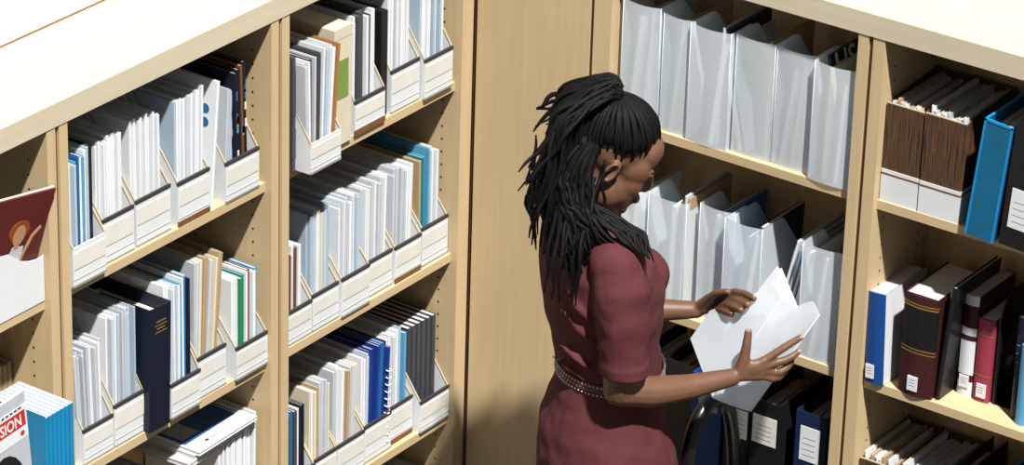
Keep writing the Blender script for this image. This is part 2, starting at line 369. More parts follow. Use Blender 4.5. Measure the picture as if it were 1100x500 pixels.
# --- second bay, bottom visible shelf: white journals with magazines lying on top
fill('L', -.865, -.732, T3, .03, ['white'], 'the row under lying magazines, second bay', h=(.292, .297), t=(.006, .009), w=.21)
fill('L', -1.20, -.99, T3, .07, ['white', 'grey white', 'tan'], 'dim row left of lying magazines, second bay', h=(.225, .25), t=(.009, .014), w=.17, pm=pages_dim)
def lying(run, s0, s1, d0, d1, z, t, cm, label, yaw=0.0, art=False, name='magazine'):
    root = empty(name); place(root, run, s0, d0, z, rz=yaw); tag(root, label, 'magazine')
    w = s1-s0; D = d1-d0; mb = MB(); mb.box(0, w, 0, D, 0, .0008, 0); mb.box(0, w, 0, D, t-.0008, t, 0); mb.box(.001, w-.001, .0015, D-.001, .0008, t-.0008, 1)
    mb.build('pages_and_cover', [cm, pages], root)
    if art:
        for i, (x0, x1, y0, y1, mm) in enumerate(art):
            mb = MB(); mb.box(x0, x1, y0, y1, t, t+.0004+.0003*i); mb.build('cover_print', mm, root)
    return root
zl = T3+.299
lying('L', -.985, -.782, .02, .235, zl-.03, .010, P['grey white'], 'pale lower magazine in the lying pile on the lower shelf', yaw=.06)
lying('L', -.965, -.765, .022, .235, zl-.0195, .012, P['white'], 'white middle magazine in the lying pile on the lower shelf', yaw=.02)
lying('L', -.960, -.755, .012, .235, zl-.007, .008, P['white'], 'grey-white magazine with dark blue cover picture lying on top of pile', yaw=.03,
      art=[(.008, .197, .045, .215, mat('cover_print_blue', '3a6196', .4, .15, (30, 30, 30))), (.02, .075, .06, .12, print_grey), (.075, .13, .13, .18, P['brown']), (.05, .06, .02, .026, ink), (.065, .09, .02, .024, print_grey)])
# --- corner-side bay, top shelf
mb = MB(); mb.box(-.005, .005, 0, .2, 0, .265); mb.box(-.0055, .0055, -.001, .004, .03, .10); mb.box(-.0055, .0055, -.001, .004, .13, .24)
tag(place(mb.build('slim_case', P['dark grey']), 'L', -.6485, .004, T1), 'slim dark grey case at the left end of top shelf, corner-side bay', 'case')
boxfill('L', -.640, -.535, T1, -.035, .072, W2('first', 'top', B2), lambda k: ['grey white', 'white', 'dark grey', 'grey white', 'dark grey', 'white', 'pale blue', 'grey white', 'white', 'orange', 'white'][min(10, int(k*11))], h=(.24, .275), H=.25, lean=(-.04, .09), rim=False)
root = empty('box_file'); place(root, 'L', -.503, .01, T1); tag(root, 'cream cardboard box file with olive green spine label on top shelf', 'box file')
mb = MB(); mb.box(0, .062, 0, .23, 0, .275); mb.box(.003, .059, .003, .227, .272, .2765); mb.build('body', P['cream'], root)
boxpart('spine_label', (.012, .05, -.001, 0, .11, .20), mat('olive', '7f9a4c', .6), root, 'olive green spine label')
boxpart('lid_seam', (-.0005, .0625, -.0004, .2304, .25, .2512), card_grey, root)
boxfill('L', -.424, -.316, T1, .012, .078, W2('second', 'top', B2), ['white', 'white', 'grey white', 'dark grey', 'white'], h=(.25, .272), brown=True)
mb = MB(); mb.box(0, .022, 0, .2, 0, .25); mb.box(.003, .019, .003, .205, .003, .246); tag(place(mb.build('document_case', P['black']), 'L', -.308, .03, T1), 'narrow black document case wedged between white files on top shelf', 'case')
boxfill('L', -.280, -.177, T1, .022, .098, W2('third', 'top', B2), ['white', 'white', 'grey white'], h=(.29, .30), H=.28)
boxfill('L', -.172, -.068, T1, .010, .092, W2('fourth', 'top', B2), ['white', 'white', 'pale blue'], h=(.29, .30), H=.28, t=(.005, .008))
# --- corner-side bay, middle shelf
pal = {0: lambda k: ['maroon', 'grey white', 'maroon', 'grey white', 'white', 'brown', 'white', 'maroon', 'white'][min(8, int(k*9))],
       1: ['white', 'grey white', 'pale blue', 'cream', 'pale blue'], 2: ['pale blue', 'grey white', 'white', 'pale blue'], 3: ['grey white', 'white'],
       4: lambda k: ['grey white', 'grey white', 'orange', 'grey white', 'pale blue', 'grey white', 'white', 'white', 'cream'][min(8, int(k*9))],
       5: lambda k: ['tan', 'teal', 'light blue', 'navy', 'white', 'grey white', 'white', 'grey white', 'white'][min(8, int(k*9))]}
e = [(-.664, -.560, .079, .022), (-.556, -.464, .086, .022), (-.461, -.361, .092, .014), (-.356, -.259, .086, .028), (-.255, -.158, .088, .022), (-.148, -.050, .094, .026)]
for i, (a, b, hf, dd) in enumerate(e):
    boxfill('L', a, b, T2, dd, hf, W2(ORD[i], 'middle', B2), pal[i], h=((.20, .23) if i == 0 else (.255, .272)), H=.25, t=(.005, .0095), brown=(i == 4), lean=((0, .03) if i in (3, 4) else (0, 0)))
# --- corner-side bay, lower shelf
pal3 = {0: lambda k: ['white', 'pale blue', 'dark grey', 'blue', 'dark grey', 'white', 'navy', 'dark grey'][min(7, int(k*8))], 1: ['cream', 'grey white', 'white', 'tan'],
        2: lambda k: ['grey white', 'white', 'tan', 'grey white', 'cream', 'tan'][min(5, int(k*6))], 3: lambda k: ['white', 'grey white', 'royal blue', 'royal blue', 'blue', 'navy'][min(5, int(k*6))],
        4: lambda k: ['white', 'grey white', 'white', 'pale blue', 'light blue'][min(4, int(k*5))], 5: ['dark grey']}
e3 = [(-.664, -.548, .085, .02), (-.546, -.462, .088, .024), (-.459, -.359, .088, .024), (-.355, -.256, .092, .026), (-.252, -.166, .094, .032), (-.160, -.050, .078, .012)]
for i, (a, b, hf, dd) in enumerate(e3):
    if i == 5:
        magfile('L', a, b, T3, dd, hf, W2(ORD[i], 'lower', B2), H=.25)
        for k in range(6):
            doc('L', -.146+k*.0148, dd+.03+.003*(5-k), T3+.004, .0135, .262-.002*(5-k), .2, 'dark grey', 'bound_volume', 'dark grey spined bound volume in the sixth file, lower shelf', 'book', 'dark grey bound volumes in the sixth file')
        continue
    boxfill('L', a, b, T3, dd, hf, W2(ORD[i], 'lower', B2), pal3[i], h=[(.225, .24), (.25, .265), (.245, .27), (.255, .268), (.258, .266)][i], H=.25, t=(.006, .010), brown=(i == 4), lean=((0, .06) if i in (2, 3) else (0, 0)))
# spiral binding of the royal blue report
sp = MB()
for k in range(11): sp.tube([(.006*math.cos(a*math.pi/4), .006*math.sin(a*math.pi/4), .02+k*.018) for a in range(9)], .0016, 5)
o = doc('L', -.272, .03, T3+.004, .007, .258, .2, 'royal blue', 'spiral_report', 'royal blue spiral-bound report with white coil, lower shelf, corner-side bay', 'report', lean=.05)
sp.build('spiral_coil', label_white, o, 'white plastic coil')
fill('L', -.30, -.05, T4, .03, ['white', 'grey white'], 'the lowest row, corner-side bay', h=(.25, .29), t=(.012, .02))
# ------------------------------------------------------------------ far-left bay
root = empty('display_file'); place(root, 'L', -1.70, .015, T1); tag(root, 'white display file with scooped front holding the maroon magazine', 'magazine file')
w_ = .268; arc = [(w_, .10)] + [(w_-.004-(w_-.008)*k/14, .098 + .085*min(1.25, (w_-.008)*k/14/.13)**2.4) for k in range(15)] + [(0, .243)]
mb = MB(); mb.prism([(0, 0), (w_, 0)] + arc[:1] + arc[1:], 0, .003, 'y'); mb.box(0, .003, .003, .2, 0, .28); mb.box(w_-.003, w_, .003, .012, 0, .09); mb.box(.003, w_, .003, .2, 0, .003); mb.box(.003, w_, .197, .2, 0, .28)
mb.build('body', card_white, root)
# maroon magazine leaning forward in it, tilted clockwise
mg = empty('magazine'); tag(mg, 'maroon magazine with a red-haired figure on its cover in white display file', 'magazine')
place(mg, 'L', -1.462, .042, T1+.016, rx=.22, ry=.17)
mb = MB(); mb.box(-.235, 0, -.002, .002, 0, .245, 0); mb.box(-.234, -.001, .002, .006, .001, .2465, 1); mb.box(-.235, 0, .006, .0065, 0, .247, 2); mb.build('pages_and_cover', [mat('cover_deep_maroon', '6d2b2a', .4, .08), pages, P['white']], mg)
def ell2(cx, cz, rx, rz_, n=14): return [(cx+rx*math.cos(2*math.pi*k/n), cz+rz_*math.sin(2*math.pi*k/n)) for k in range(n)]
for nm, poly, dy, mm in [('printed_hair', ell2(-.078, .164, .030, .024), .0026, print_hair), ('printed_face', ell2(-.075, .153, .017, .024), .0029, print_skin), ('printed_dress', [(-.10, .07), (-.05, .07), (-.052, .125), (-.085, .127)], .0025, P['white']),
                         ('printed_arm', [(-.058, .085), (-.05, .085), (-.030, .142), (-.012, .159), (-.016, .165), (-.037, .147)], .0028, print_skin), ('printed_neck', [(-.082, .122), (-.068, .122), (-.07, .142), (-.08, .142)], .00275, print_skin)]:
    mb = MB(); mb.prism(poly, -dy, -.002, 'y'); mb.build(nm, mm, mg)
# bright blue booklets on the shelf below, standing proud of the shelf
for i in range(7):
    o = link('booklet', doc_mesh(.0105, .290-.0012*(6-i), .145, cover_blue_bright, pages_white, True)); place(o, 'L', -1.594+i*.0108, -.137+.0012*(6-i), T2)
    tag(o, 'bright blue spined white booklet in the row standing beside the cover magazine', 'booklet', 'bright blue booklets')
boxpart('front_cover', (-.0060, -.0053, 0, .06, 0, .288), cover_blue_bright, [x for x in C.objects if x.name == 'booklet'][0])
for i in range(5):
    doc('L', -1.500+i*.0145, .105, T2, .013, .268-.003*(i % 2), .14, 'tan', 'notebook', 'tan notebook at the back behind the bright blue booklets', 'notebook', 'tan notebooks', pm=pages_dim)
root = empty('magazine'); place(root, 'L', -1.604, -.11, T2, rx=.0, ry=-.09); tag(root, 'magazine with red title banner leaning before the blue booklets', 'magazine')
mb = MB(); mb.box(-.21, 0, 0, .001, 0, .357, 0); mb.box(-.209, -.001, .001, .006, 0, .356, 1); mb.box(-.21, 0, .006, .007, 0, .357, 0); mb.build('pages_and_cover', [P['grey white'], pages], root)
boxpart('title_band', (-.16, -.001, -.0008, 0, .255, .330), label_white, root); b_ = boxpart('title_banner', (-.16, -.006, -.0012, 0, .283, .318), ink_red, root, 'red title banner')
def text(body, size, parent, loc, rot, mt, name='lettering', sx=1.0, bold=0.0):
    cu = bpy.data.curves.new(name, 'FONT'); cu.body = body; cu.size = size; cu.extrude = .0002; cu.offset = bold; cu.resolution_u = 3
    to = bpy.data.objects.new('tmp', cu); C.objects.link(to)
    dg = bpy.context.evaluated_depsgraph_get(); me = bpy.data.meshes.new_from_object(to.evaluated_get(dg)); bpy.data.objects.remove(to)
    me.materials.clear(); me.materials.append(mt)
    o = link(name, me, parent); o.location = loc; o.rotation_euler = rot; o.scale = (sx, 1, 1); return o
text('SION', .034, b_, (-.079, -.0014, .288), (math.pi/2, 0, 0), label_white, 'title_lettering', .80, .0006)
mb = MB(); mb.prism(ell2(-.017, .268, .006, .006), -.001, 0, 'y'); mb.build('red_seal', ink_red, root)
mb = MB(); mb.prism(ell2(-.075, .16, .055, .080, 20), -.0012, 0, 'y'); mb.build('printed_dark_hair', P['black'], root)
mb = MB(); mb.prism(ell2(-.095, .155, .032, .058, 18), -.0016, 0, 'y'); mb.build('printed_face', print_skin, root)
mb = MB(); mb.prism(ell2(-.052, .145, .010, .018, 12), -.0018, 0, 'y'); mb.build('printed_ear', print_skin, root)
mb = MB()
for k in range(12): mb.box(-.155+k*.012, -.147+k*.012, -.0012, 0, .324, .328)
mb.build('small_lettering', ink, root)
# ------------------------------------------------------------------ frosted plastic files
def round_poly(H, D, t, h, r=.012):
    """side outline (y,z) of a file whose tall wall faces out, with rounded top corners"""
    pts = [(0, 0), (D, 0), (D, h)]
    # rounded corner at (t,H)
    dx, dz = (D-t), (h-H); L = math.hypot(dx, dz); ux, uz = dx/L, dz/L
    p0 = (t+ux*r*1.5, H+uz*r*1.5); p2 = (t-r*1.2, H)
    for k in range(6):
        a = k/5; pts.append(((1-a)**2*p0[0]+2*a*(1-a)*t+a*a*p2[0], (1-a)**2*p0[1]+2*a*(1-a)*H+a*a*p2[1]))
    pts.append((0, H))
    return pts
def plastic_mesh(W, H, D, t, h, bow=0.0):
    """file of thin bent sheet: two side sheets, tall bowed outer wall, low inner wall, floor"""
    mb = MB(); side = round_poly(H, D, t, h); n = len(side)
    for x in (0, W): mb.add([(x, y, z) for y, z in side], [tuple(range(n))])
    k = 10; vs = []
    for i in range(k+1):
        u = i/k; b = math.sin(math.pi*u); vs += [(W*u, -.004*b, 0), (W*u, -.006*b, H*.5), (W*u, -.002*b, H-bow*b)]
    mb.add(vs, [(3*i+j, 3*i+3+j, 3*i+4+j, 3*i+1+j) for i in range(k) for j in (0, 1)], 0, True)
    mb.add([(0, D, 0), (W, D, 0), (W, D, h), (0, D, h)], [(0, 1, 2, 3)]); mb.add([(0, 0, 0), (W, 0, 0), (W, D, 0), (0, D, 0)], [(0, 1, 2, 3)])
    # folded lips along the two outer upright edges
    for x in (0, W): mb.tube([(x, 0, 0), (x, 0, H)], .0009, 5, 0, True)
    return mb.mesh('plastic_file', plastic)
def pfile(s, d, z, W, label, H=.277, D=.225, t=.085, h=.1, yaw=0.0, contents=(), where=''):
    o = link('plastic_file', plastic_mesh(W, H, D, t, h, bow=.004)); place(o, 'R', s, d, z, rz=yaw)
    tag(o, label, 'plastic file', 'frosted plastic files on the right')
    for i, (fx, col, th, hh, ln, cat) in enumerate(contents):
        doc('R', s+W*fx, d+.003+.003*i, z+.003, th, hh, D-.05, col, cat, f'{col} {cat} standing in {where}'.replace('  ', ' '), cat, f'{col} {cat}s in {where}', lean=ln, yaw=yaw)
    return o
up = [(.378, .098, .026), (.482, .080, .030), (.558, .103, .020), (.668, .098, .032), (.770, .098, .034), (.874, .100, .016)]
ct = [[(.25, 'white', .012, .25, .10, 'report'), (.6, 'grey white', .006, .27, .06, 'report')],
      [(.3, 'grey white', .006, .26, .1, 'report'), (.75, 'tan', .006, .27, 0.0, 'report')],
      [(.6, 'white', .012, .245, .10, 'report'), (.72, 'grey white', .006, .28, .02, 'report'), (.85, 'black', .006, .275, .0, 'report')],
      [(.2, 'white', .010, .24, -.22, 'report'), (.35, 'grey white', .008, .25, -.22, 'report'), (.82, 'tan', .006, .272, .0, 'report')],
      [(.2, 'grey white', .008, .23, .12, 'report'), (.45, 'tan', .006, .24, .1, 'report')],
      [(.65, 'white', .008, .235, .05, 'report'), (.78, 'light blue', .006, .24, .05, 'report'), (.3, 'cream', .006, .26, .02, 'report')]]
nm6 = ['first', 'second', 'third', 'fourth', 'fifth', 'sixth']
for i, (s, w, d) in enumerate(up):
    pfile(s, d, T1, w, f'frosted plastic file, {nm6[i]} from left on the upper right shelf', contents=ct[i], where=f'{nm6[i]} plastic file, upper right shelf', H=.277 if i else .285)
# magazine with big letters showing above the last file
o = doc('R', .962, .05, T1+.003, .008, .285, .17, 'navy', 'magazine', 'navy magazine with large white letters HS in the last upper plastic file', 'magazine', lean=-.27, yaw=.0)
tx = text('HS', .075, o, (.0046, .012, .232), (math.pi/2, 0, math.pi/2), label_white, 'cover_lettering', 1.0, .001)
lo = [(.372, .094, .03), (.470, .100, .022), (.588, .092, .05), (.672, .096, .02), (.869, .100, .026)]
ct2 = [[(.5, 'white', .01, .25, .05, 'leaflet')],
       [(.6, 'white', .010, .255, .02, 'leaflet'), (.75, 'dark grey', .006, .27, .03, 'leaflet'), (.85, 'grey white', .006, .285, .02, 'leaflet'), (.93, 'tan', .004, .28, .02, 'leaflet')],
       [(.5, 'blue', .007, .26, .06, 'leaflet'), (.3, 'grey white', .01, .25, .06, 'leaflet')],
       [(.55, 'white', .01, .25, .12, 'leaflet'), (.3, 'light blue', .006, .24, .12, 'leaflet'), (.8, 'black', .01, .27, .04, 'leaflet')],
       [(.3, 'white', .008, .245, .12, 'leaflet'), (.6, 'blue', .008, .25, .05, 'leaflet'), (.75, 'brown', .006, .28, .04, 'leaflet')]]
nm5 = ['first', 'second', 'third', 'fourth', 'fifth']
for i, (s, w, d) in enumerate(lo):
    pfile(s, d, T2, w, f'frosted plastic file, {nm5[i]} from left on the second right shelf', contents=ct2[i], where=f'{nm5[i]} plastic file, second right shelf', H=.275)
for i in range(4):
    o = doc('R', .785+i*.012, .05, T2, .006, .262-.006*i, .19, ['white', 'pale blue', 'grey white', 'white'][i], 'brochure', ['white brochure with blue stripe leaning beside the fourth plastic file', 'pale blue brochure leaning beside the fourth plastic file', 'greyish brochure leaning between the fourth and fifth plastic files', 'rearmost white brochure leaning left of the fifth plastic file'][i], 'brochure', lean=.22)
    if i == 0: boxpart('blue_stripe', (-.0036, -.0031, .0, .19, .215, .24), P['light blue'], o)
# ------------------------------------------------------------------ binders on the third shelf, right
binder('R', .878, .958, T3, .03, .285, .215, binder_navy, 'dark blue binder with typed label next to the upright panel', lab=(.014, .064, .165, .25, label_white), open_pages=pages_dim)
binder('R', .768, .842, T3, .02, .282, .215, book_black, 'black binder with wide yellowed label below the held plastic file', lab=(.006, .068, .175, .245, card_label), open_pages=card_kraft)
binder('R', .700, .764, T3, .02, .262, .215, book_black, 'black binder with chrome ring half hidden behind the chair back', lab=(.026, .060, .17, .24, label_white), ring=(.018, .20), open_pages=pages_dim)
binder('R', .610, .690, T3, .02, .295, .21, binder_blue, 'bright blue binder with grey label behind the chair back', lab=(.02, .07, .21, .25, print_grey))
binder('R', .530, .604, T3, .03, .30, .21, book_black, 'black binder with dark papers beside the womans waist', open_pages=pages_dim)
binder('R', .450, .524, T3, .03, .29, .21, binder_blue, 'blue binder half hidden behind the womans waist')
# ------------------------------------------------------------------ right bay: wood-grain boxes
def grainbox(s0, s1, z, d0, H, label, wh, col):
    w = s1-s0; root = empty('document_box'); place(root, 'R', s0, d0, z); tag(root, label, 'document box', 'wood-grain document boxes')
    mb = MB(); t = .003; D = .215
    mb.box(0, w, 0, t, 0, H, 0)
    side = [(t, 0), (D, 0), (D, H+.015), (.03, H+.003), (t, H-.006)]
    mb.prism(side, 0, t, 'x', 0); mb.prism(side, w-t, w, 'x', 0); mb.box(t, w-t, D-t, D, 0, H+.01, 0); mb.box(t, w-t, t, D-t, 0, t, 1)
    mb.box(.0005, w-.0005, .0003, t+.001, H, H+.002, 1)
    mb.build('body', [woodgrain, card_kraft], root)
    boxpart('base_band', (-.0006, w+.0006, -.0012, D+.0005, 0, .062), card_white, root, 'white base band'); boxpart('stripe', (-.0009, w+.0009, -.0016, D+.0008, .062, .066), joint_brown, root)
    boxpart('upper_band', (-.0006, w+.0006, -.0012, D+.0005, .066, .074), card_white, root)
    n = 11
    for k in range(n):
        th = (w-.012)/n
        doc('R', s0+.006+th*(k+.5), d0+.008+random.uniform(0, .006), z+.004, th*.92, H+random.uniform(-.012, .012), D-.025, col[k % len(col)], 'pamphlet', f'worn {col[k % len(col)]} pamphlet in {wh}', 'pamphlet', f'{col[k % len(col)]} pamphlets in {wh}', pm=pages_dim)
grainbox(1.050, 1.139, T1, .022, .225, 'brown wood-grain document box at left on upper right shelf', 'left wood-grain box, upper shelf', ['white', 'cream', 'tan', 'grey white'])
grainbox(1.144, 1.241, T1, .020, .228, 'brown wood-grain document box next to the blue binder', 'wood-grain box next to the blue binder', ['white', 'grey white', 'white', 'cream'])
grainbox(1.050, 1.139, T3, .022, .225, 'lower left wood-grain document box below the blue book', 'lower left wood-grain box', ['white', 'cream', 'tan', 'grey white'])
grainbox(1.144, 1.244, T3, .020, .225, 'lower wood-grain document box below the maroon and black volume', 'lower right wood-grain box', ['white', 'pale blue', 'white', 'grey white'])
binder('R', 1.272, 1.338, T1, -.005, .27, .22, binder_cyan, 'bright blue plastic binder leaning against the wood-grain box', edge=binder_cyan_edge, lean=.09, open_pages=pages)
binder('R', 1.352, 1.432, T1, -.005, .285, .22, book_black, 'black binder with framed white label right of the bright blue binder', lab=(.014, .066, .045, .135, label_white), lean=.06)
binder('R', 1.262, 1.30, T3, .02, .26, .215, book_black, 'thin black folder in dim lower right shelf', hole=False)
binder('R', 1.325, 1.385, T3, .02, .25, .215, binder_navy, 'navy binder with bright blue edge in dim lower right shelf', lean=.12, edge=binder_cyan_edge, open_pages=pages_dim)
# ------------------------------------------------------------------ right bay: books
def book(s0, s1, z, d0, h, depth, cm, label, bands=(), lean=0.0, lab=None, round_=.004, top_cover=None, side_m=None):
    w = s1-s0; root = empty('book'); place(root, 'R', s0, d0, z, ry=lean); tag(root, label, 'book')
    mb = MB(); t = .0022; n = 6
    arc = [(w*(k/n), round_*(1-math.sin(math.pi*k/n))) for k in range(n+1)]
    outer = [(0, depth)] + arc + [(w, depth)]
    inner = [(w-t, depth), (w-t, round_+t), (t, round_+t), (t, depth)]
    mb.prism(outer+inner, 0, h, 'z', 0)
    mb.build('cover', cm, root)
    mb = MB(); mb.box(t, w-t, round_+t, depth-.004, .003, h-.004); mb.build('page_block', pages, root)
    if side_m: boxpart('board_cover', (w-.0004, w+.0006, round_+.002, depth, 0, h), side_m, root)
    for (z0, z1, bm_, nm) in bands:
        mb = MB(); a2 = [(x*(1+.0004), y-.0007) for x, y in arc]; a2 = [(-.0006, a2[0][1]+.0004)] + a2[1:-1] + [(w+.0006, a2[-1][1]+.0004)]
        back = [(w+.0006, round_+.006), (-.0006, round_+.006)]
        mb.prism(a2+back, z0, z1, 'z'); mb.build(nm, bm_, root)
    if lab:
        x0, x1, z0, z1, lm = lab; mb = MB(); mb.box(x0, x1, -.0022, .001, z0, z1); L = mb.build('call_number_label', lm, root, 'small white call number label')
        mb = MB()
        for k in range(3): mb.box(x0+.15*(x1-x0), x1-.25*(x1-x0), -.0026, -.0022, z1-(k+1.2)*(z1-z0)/5, z1-(k+1.2)*(z1-z0)/5+.0012)
        mb.build('label_lines', print_grey, L)
    return root
book(1.053, 1.098, T2, .008, .216, .18, book_blue, 'blue spined white book at left end of the book shelf', lab=(.004, .024, .012, .044, label_white), side_m=P['white'], lean=-.045)
book(1.131, 1.212, T2, .012, .240, .19, book_maroon, 'thick maroon and black volume with gold lines', bands=[(.115, .212, book_black, 'black_band'), (.112, .115, gold, 'gold_line'), (.104, .106, gold, 'gold_line'), (.212, .215, gold, 'gold_line'), (.219, .221, gold, 'gold_line')], lab=(.026, .050, .014, .048, label_white), round_=.008)
book(1.214, 1.226, T2, .03, .275, .2, book_black, 'thin tall black book leaning behind the maroon and black volume', lean=.07)
book(1.238, 1.274, T2, .084, .242, .16, P['white'], 'white book with maroon spine bands left of the pink book', bands=[(.165, .218, book_maroon, 'maroon_band'), (.135, .146, book_maroon, 'title_band'), (.036, .052, book_maroon, 'maroon_band')], lab=(.006, .028, .022, .05, label_white), side_m=book_maroon)
book(1.279, 1.317, T2, .080, .198, .16, P['pink'], 'pink spined book with gold lines between white and black books', bands=[(.158, .160, gold, 'gold_line'), (.062, .064, gold, 'gold_line')], lab=(.010, .032, .012, .044, label_white))
root = empty('slipcase'); place(root, 'R', 1.324, .09, T2); tag(root, 'black arched bookend with brown oval patch right of the pink book', 'bookend')
mb = MB(); pr = [(0, 0), (.15, 0), (.15, .20)] + [(.075+.075*math.cos(a*math.pi/10), .20+.06*math.sin(a*math.pi/10)) for a in range(1, 10)] + [(0, .20)]
mb.prism(pr, 0, .004, 'x'); mb.box(0, .05, 0, .15, 0, .002); mb.build('plate', book_black, root)
mb = MB(); mb.prism([(.065+.03*math.cos(a*math.pi/8), .10+.055*math.sin(a*math.pi/8)) for a in range(16)], .004, .0048, 'x'); mb.build('brown_patch', mat('brown_leather', '5c3318', .5, .1), root)
mb = MB(); mb.prism([(.055+.013*math.cos(a*math.pi/8), .085+.013*math.sin(a*math.pi/8)) for a in range(16)], .0048, .0054, 'x'); mb.build('grey_sticker', print_grey, root)
root.name = 'bookend'
book(1.382, 1.40, T2, .06, .24, .17, P['navy'], 'navy blue book with pale spine lettering at the right edge', lab=(.003, .015, .10, .2, P['navy']))
book(1.405, 1.43, T2, .04, .19, .17, P['light blue'], 'light blue book at the far right edge of the book shelf')

# ------------------------------------------------------------------ the plastic file in her hands
o = link('plastic_file', plastic_mesh(.10, .281, .215, .053, .082)); o.data.materials[0] = plastic_held
R3 = Matrix(((0.5616, -0.7165, 0.4138), (0.6971, 0.6792, 0.2299), (-0.4458, 0.1594, 0.8809)))
Mh = R3.to_4x4(); Mh.translation = (0.8344, -0.2587, 0.9327); o.matrix_world = Mh
tag(o, 'frosted plastic file tilted open in the womans hands', 'plastic file', 'frosted plastic files on the right')
o2 = link('paper_sheaf', doc_mesh(.012, .270, .15, P['white'], pages)); o2.matrix_world = Mh @ Matrix.Translation((.03, .006, .004)) @ Matrix.Rotation(.06, 4, 'Y')
tag(o2, 'white paper sheaf inside the plastic file the woman holds', 'papers')
# ------------------------------------------------------------------ person
# local frame: x = the way she faces, y = her left, z up
per = empty('person', (.63, -.40, 0), math.radians(34.652))
tag(per, 'woman with long dark locs and maroon dress holding a plastic file', 'person')
def remesh(mb, name, mt, voxel, smooth_it, parent, folds=0.0):
    me = mb.mesh(name, mt); ob = bpy.data.objects.new('tmp', me); C.objects.link(ob)
    r = ob.modifiers.new('r', 'REMESH'); r.mode = 'VOXEL'; r.voxel_size = voxel; r.use_smooth_shade = True
    if smooth_it:
        k = ob.modifiers.new('s', 'SMOOTH'); k.factor = .5; k.iterations = smooth_it
    if folds:      # soft cloth folds
        tx = bpy.data.textures.new('folds', 'CLOUDS'); tx.noise_scale = .075; tx.noise_depth = 1
        k = ob.modifiers.new('d', 'DISPLACE'); k.texture = tx; k.strength = folds; k.mid_level = .5; k.texture_coords = 'LOCAL'
    dg = bpy.context.evaluated_depsgraph_get(); out = bpy.data.meshes.new_from_object(ob.evaluated_get(dg))
    bpy.data.objects.remove(ob)
    out.materials.clear(); out.materials.append(mt); out.name = name
    for p in out.polygons: p.use_smooth = True
    return link(name, out, parent)
HC = Vector((.007, 0, 1.503)); HP = math.radians(26)
HM = Matrix(((math.cos(HP), 0, math.sin(HP)), (0, 1, 0), (-math.sin(HP), 0, math.cos(HP))))   # head pitched forward
def H(x, y, z): return HC + HM @ Vector((x, y, z))
mb = MB()
def hell(c, r): mb.ell(H(*c), r, 20, 14, HM)
hell((-.012, 0, .035), (.098, .074, .088)); hell((.035, 0, -.025), (.060, .057, .085)); hell((.052, 0, -.078), (.040, .040, .034)); hell((.072, 0, -.098), (.020, .022, .016))
hell((.062, 0, .045), (.036, .052, .040))                       # forehead
for sy in (-1, 1):
    hell((.058, sy*.036, -.026), (.030, .025, .032))            # cheeks
    hell((.086, sy*.030, .012), (.012, .020, .008))             # brows
    hell((.0765, sy*.030, -.003), (.011, .014, .009))            # eyelids
    hell((.098, sy*.011, -.036), (.010, .008, .007))            # nostrils
    hell((.02, sy*.052, -.065), (.035, .014, .03))              # jaw
    # ear: rim and lobe
    pts = [H(.003+.0125*math.cos(a)+.004*math.sin(a), sy*(.074+.007*math.sin(a*.5)), -.006+.023*math.sin(a)) for a in [math.pi*2*k/14 for k in range(15)]]
    mb.tube(pts, .0050, 8); hell((.005, sy*.066, -.008), (.011, .005, .018)); hell((.006, sy*.072, -.028), (.006, .005, .008))
    hell((.050, sy*.040, .008), (.036, .024, .036)); hell((.040, sy*.040, -.048), (.038, .022, .040))   # temple and jaw flesh
mb.tube([H(.090, 0, .016), H(.098, 0, -.010), H(.105, 0, -.026), H(.104, 0, -.034)], [.008, .009, .0105, .0095], 10)
hell((.105, 0, -.031), (.011, .0105, .009))
hell((.091, 0, -.060), (.012, .022, .006)); hell((.088, 0, -.071), (.012, .019, .007))   # lips
hd = remesh(mb, 'head_form', skin, .0032, 6, None); mb = MB(); mb.add([v.co[:] for v in hd.data.vertices], [tuple(p.vertices) for p in hd.data.polygons], 0, True); bpy.data.objects.remove(hd)
mb.caps_chain([H(-.03, 0, -.03), (-.012, 0, 1.41), (-.03, 0, 1.35), (-.03, 0, 1.30)], [.058, .052, .055, .07], 16)
# trunk under the dress
def ring(c, A, B, n=24, th=18):
    t = math.radians(th); return [(c[0]+A*math.cos(a)*math.cos(t)-B*math.sin(a)*math.sin(t), c[1]+A*math.cos(a)*math.sin(t)+B*math.sin(a)*math.cos(t), c[2]) for a in [2*math.pi*k/n for k in range(n)]]
def loft(mb, rings):
    n = len(rings[0]); vs = [p for r_ in rings for p in r_]
    fs = [(i*n+k, i*n+(k+1) % n, (i+1)*n+(k+1) % n, (i+1)*n+k) for i in range(len(rings)-1) for k in range(n)] + [tuple(range(n))[::-1], tuple(range((len(rings)-1)*n, len(rings)*n))]
    mb.add(vs, fs, 0, True)
TR = [((-.03, 0, 1.352), .058, .075), ((-.032, 0, 1.315), .088, .150), ((-.015, 0, 1.271), .112, .178), ((.001, 0, 1.21), .128, .160), ((.009, 0, 1.144), .124, .150), ((.012, 0, 1.078), .112, .136), ((.025, 0, 1.008), .110, .130),
      ((.023, 0, .943), .120, .150), ((.018, 0, .874), .136, .172), ((.024, 0, .806), .150, .184), ((.036, 0, .714), .158, .190), ((.04, 0, .62), .165, .20)]
loft(mb, [ring(c, A*.86, B*.86) for c, A, B in TR[1:-1]])
# arms
mb.caps_chain([(.030, -.145, 1.315), (.042, -.170, 1.21), (.046, -.174, 1.082), (.043, -.168, 1.036)], [.050, .046, .040, .036], 14)
mb.caps_chain([(.043, -.168, 1.036), (.111, -.140, 1.018), (.191, -.100, 1.011), (.283, -.058, 1.015)], [.036, .034, .028, .0195], 14)
mb.caps_chain([(-.02, .147, 1.31), (-.022, .18, 1.16), (-.022, .197, 1.035), (.10, .235, 1.02), (.216, .232, 1.026)], [.048, .044, .036, .029, .019], 14)
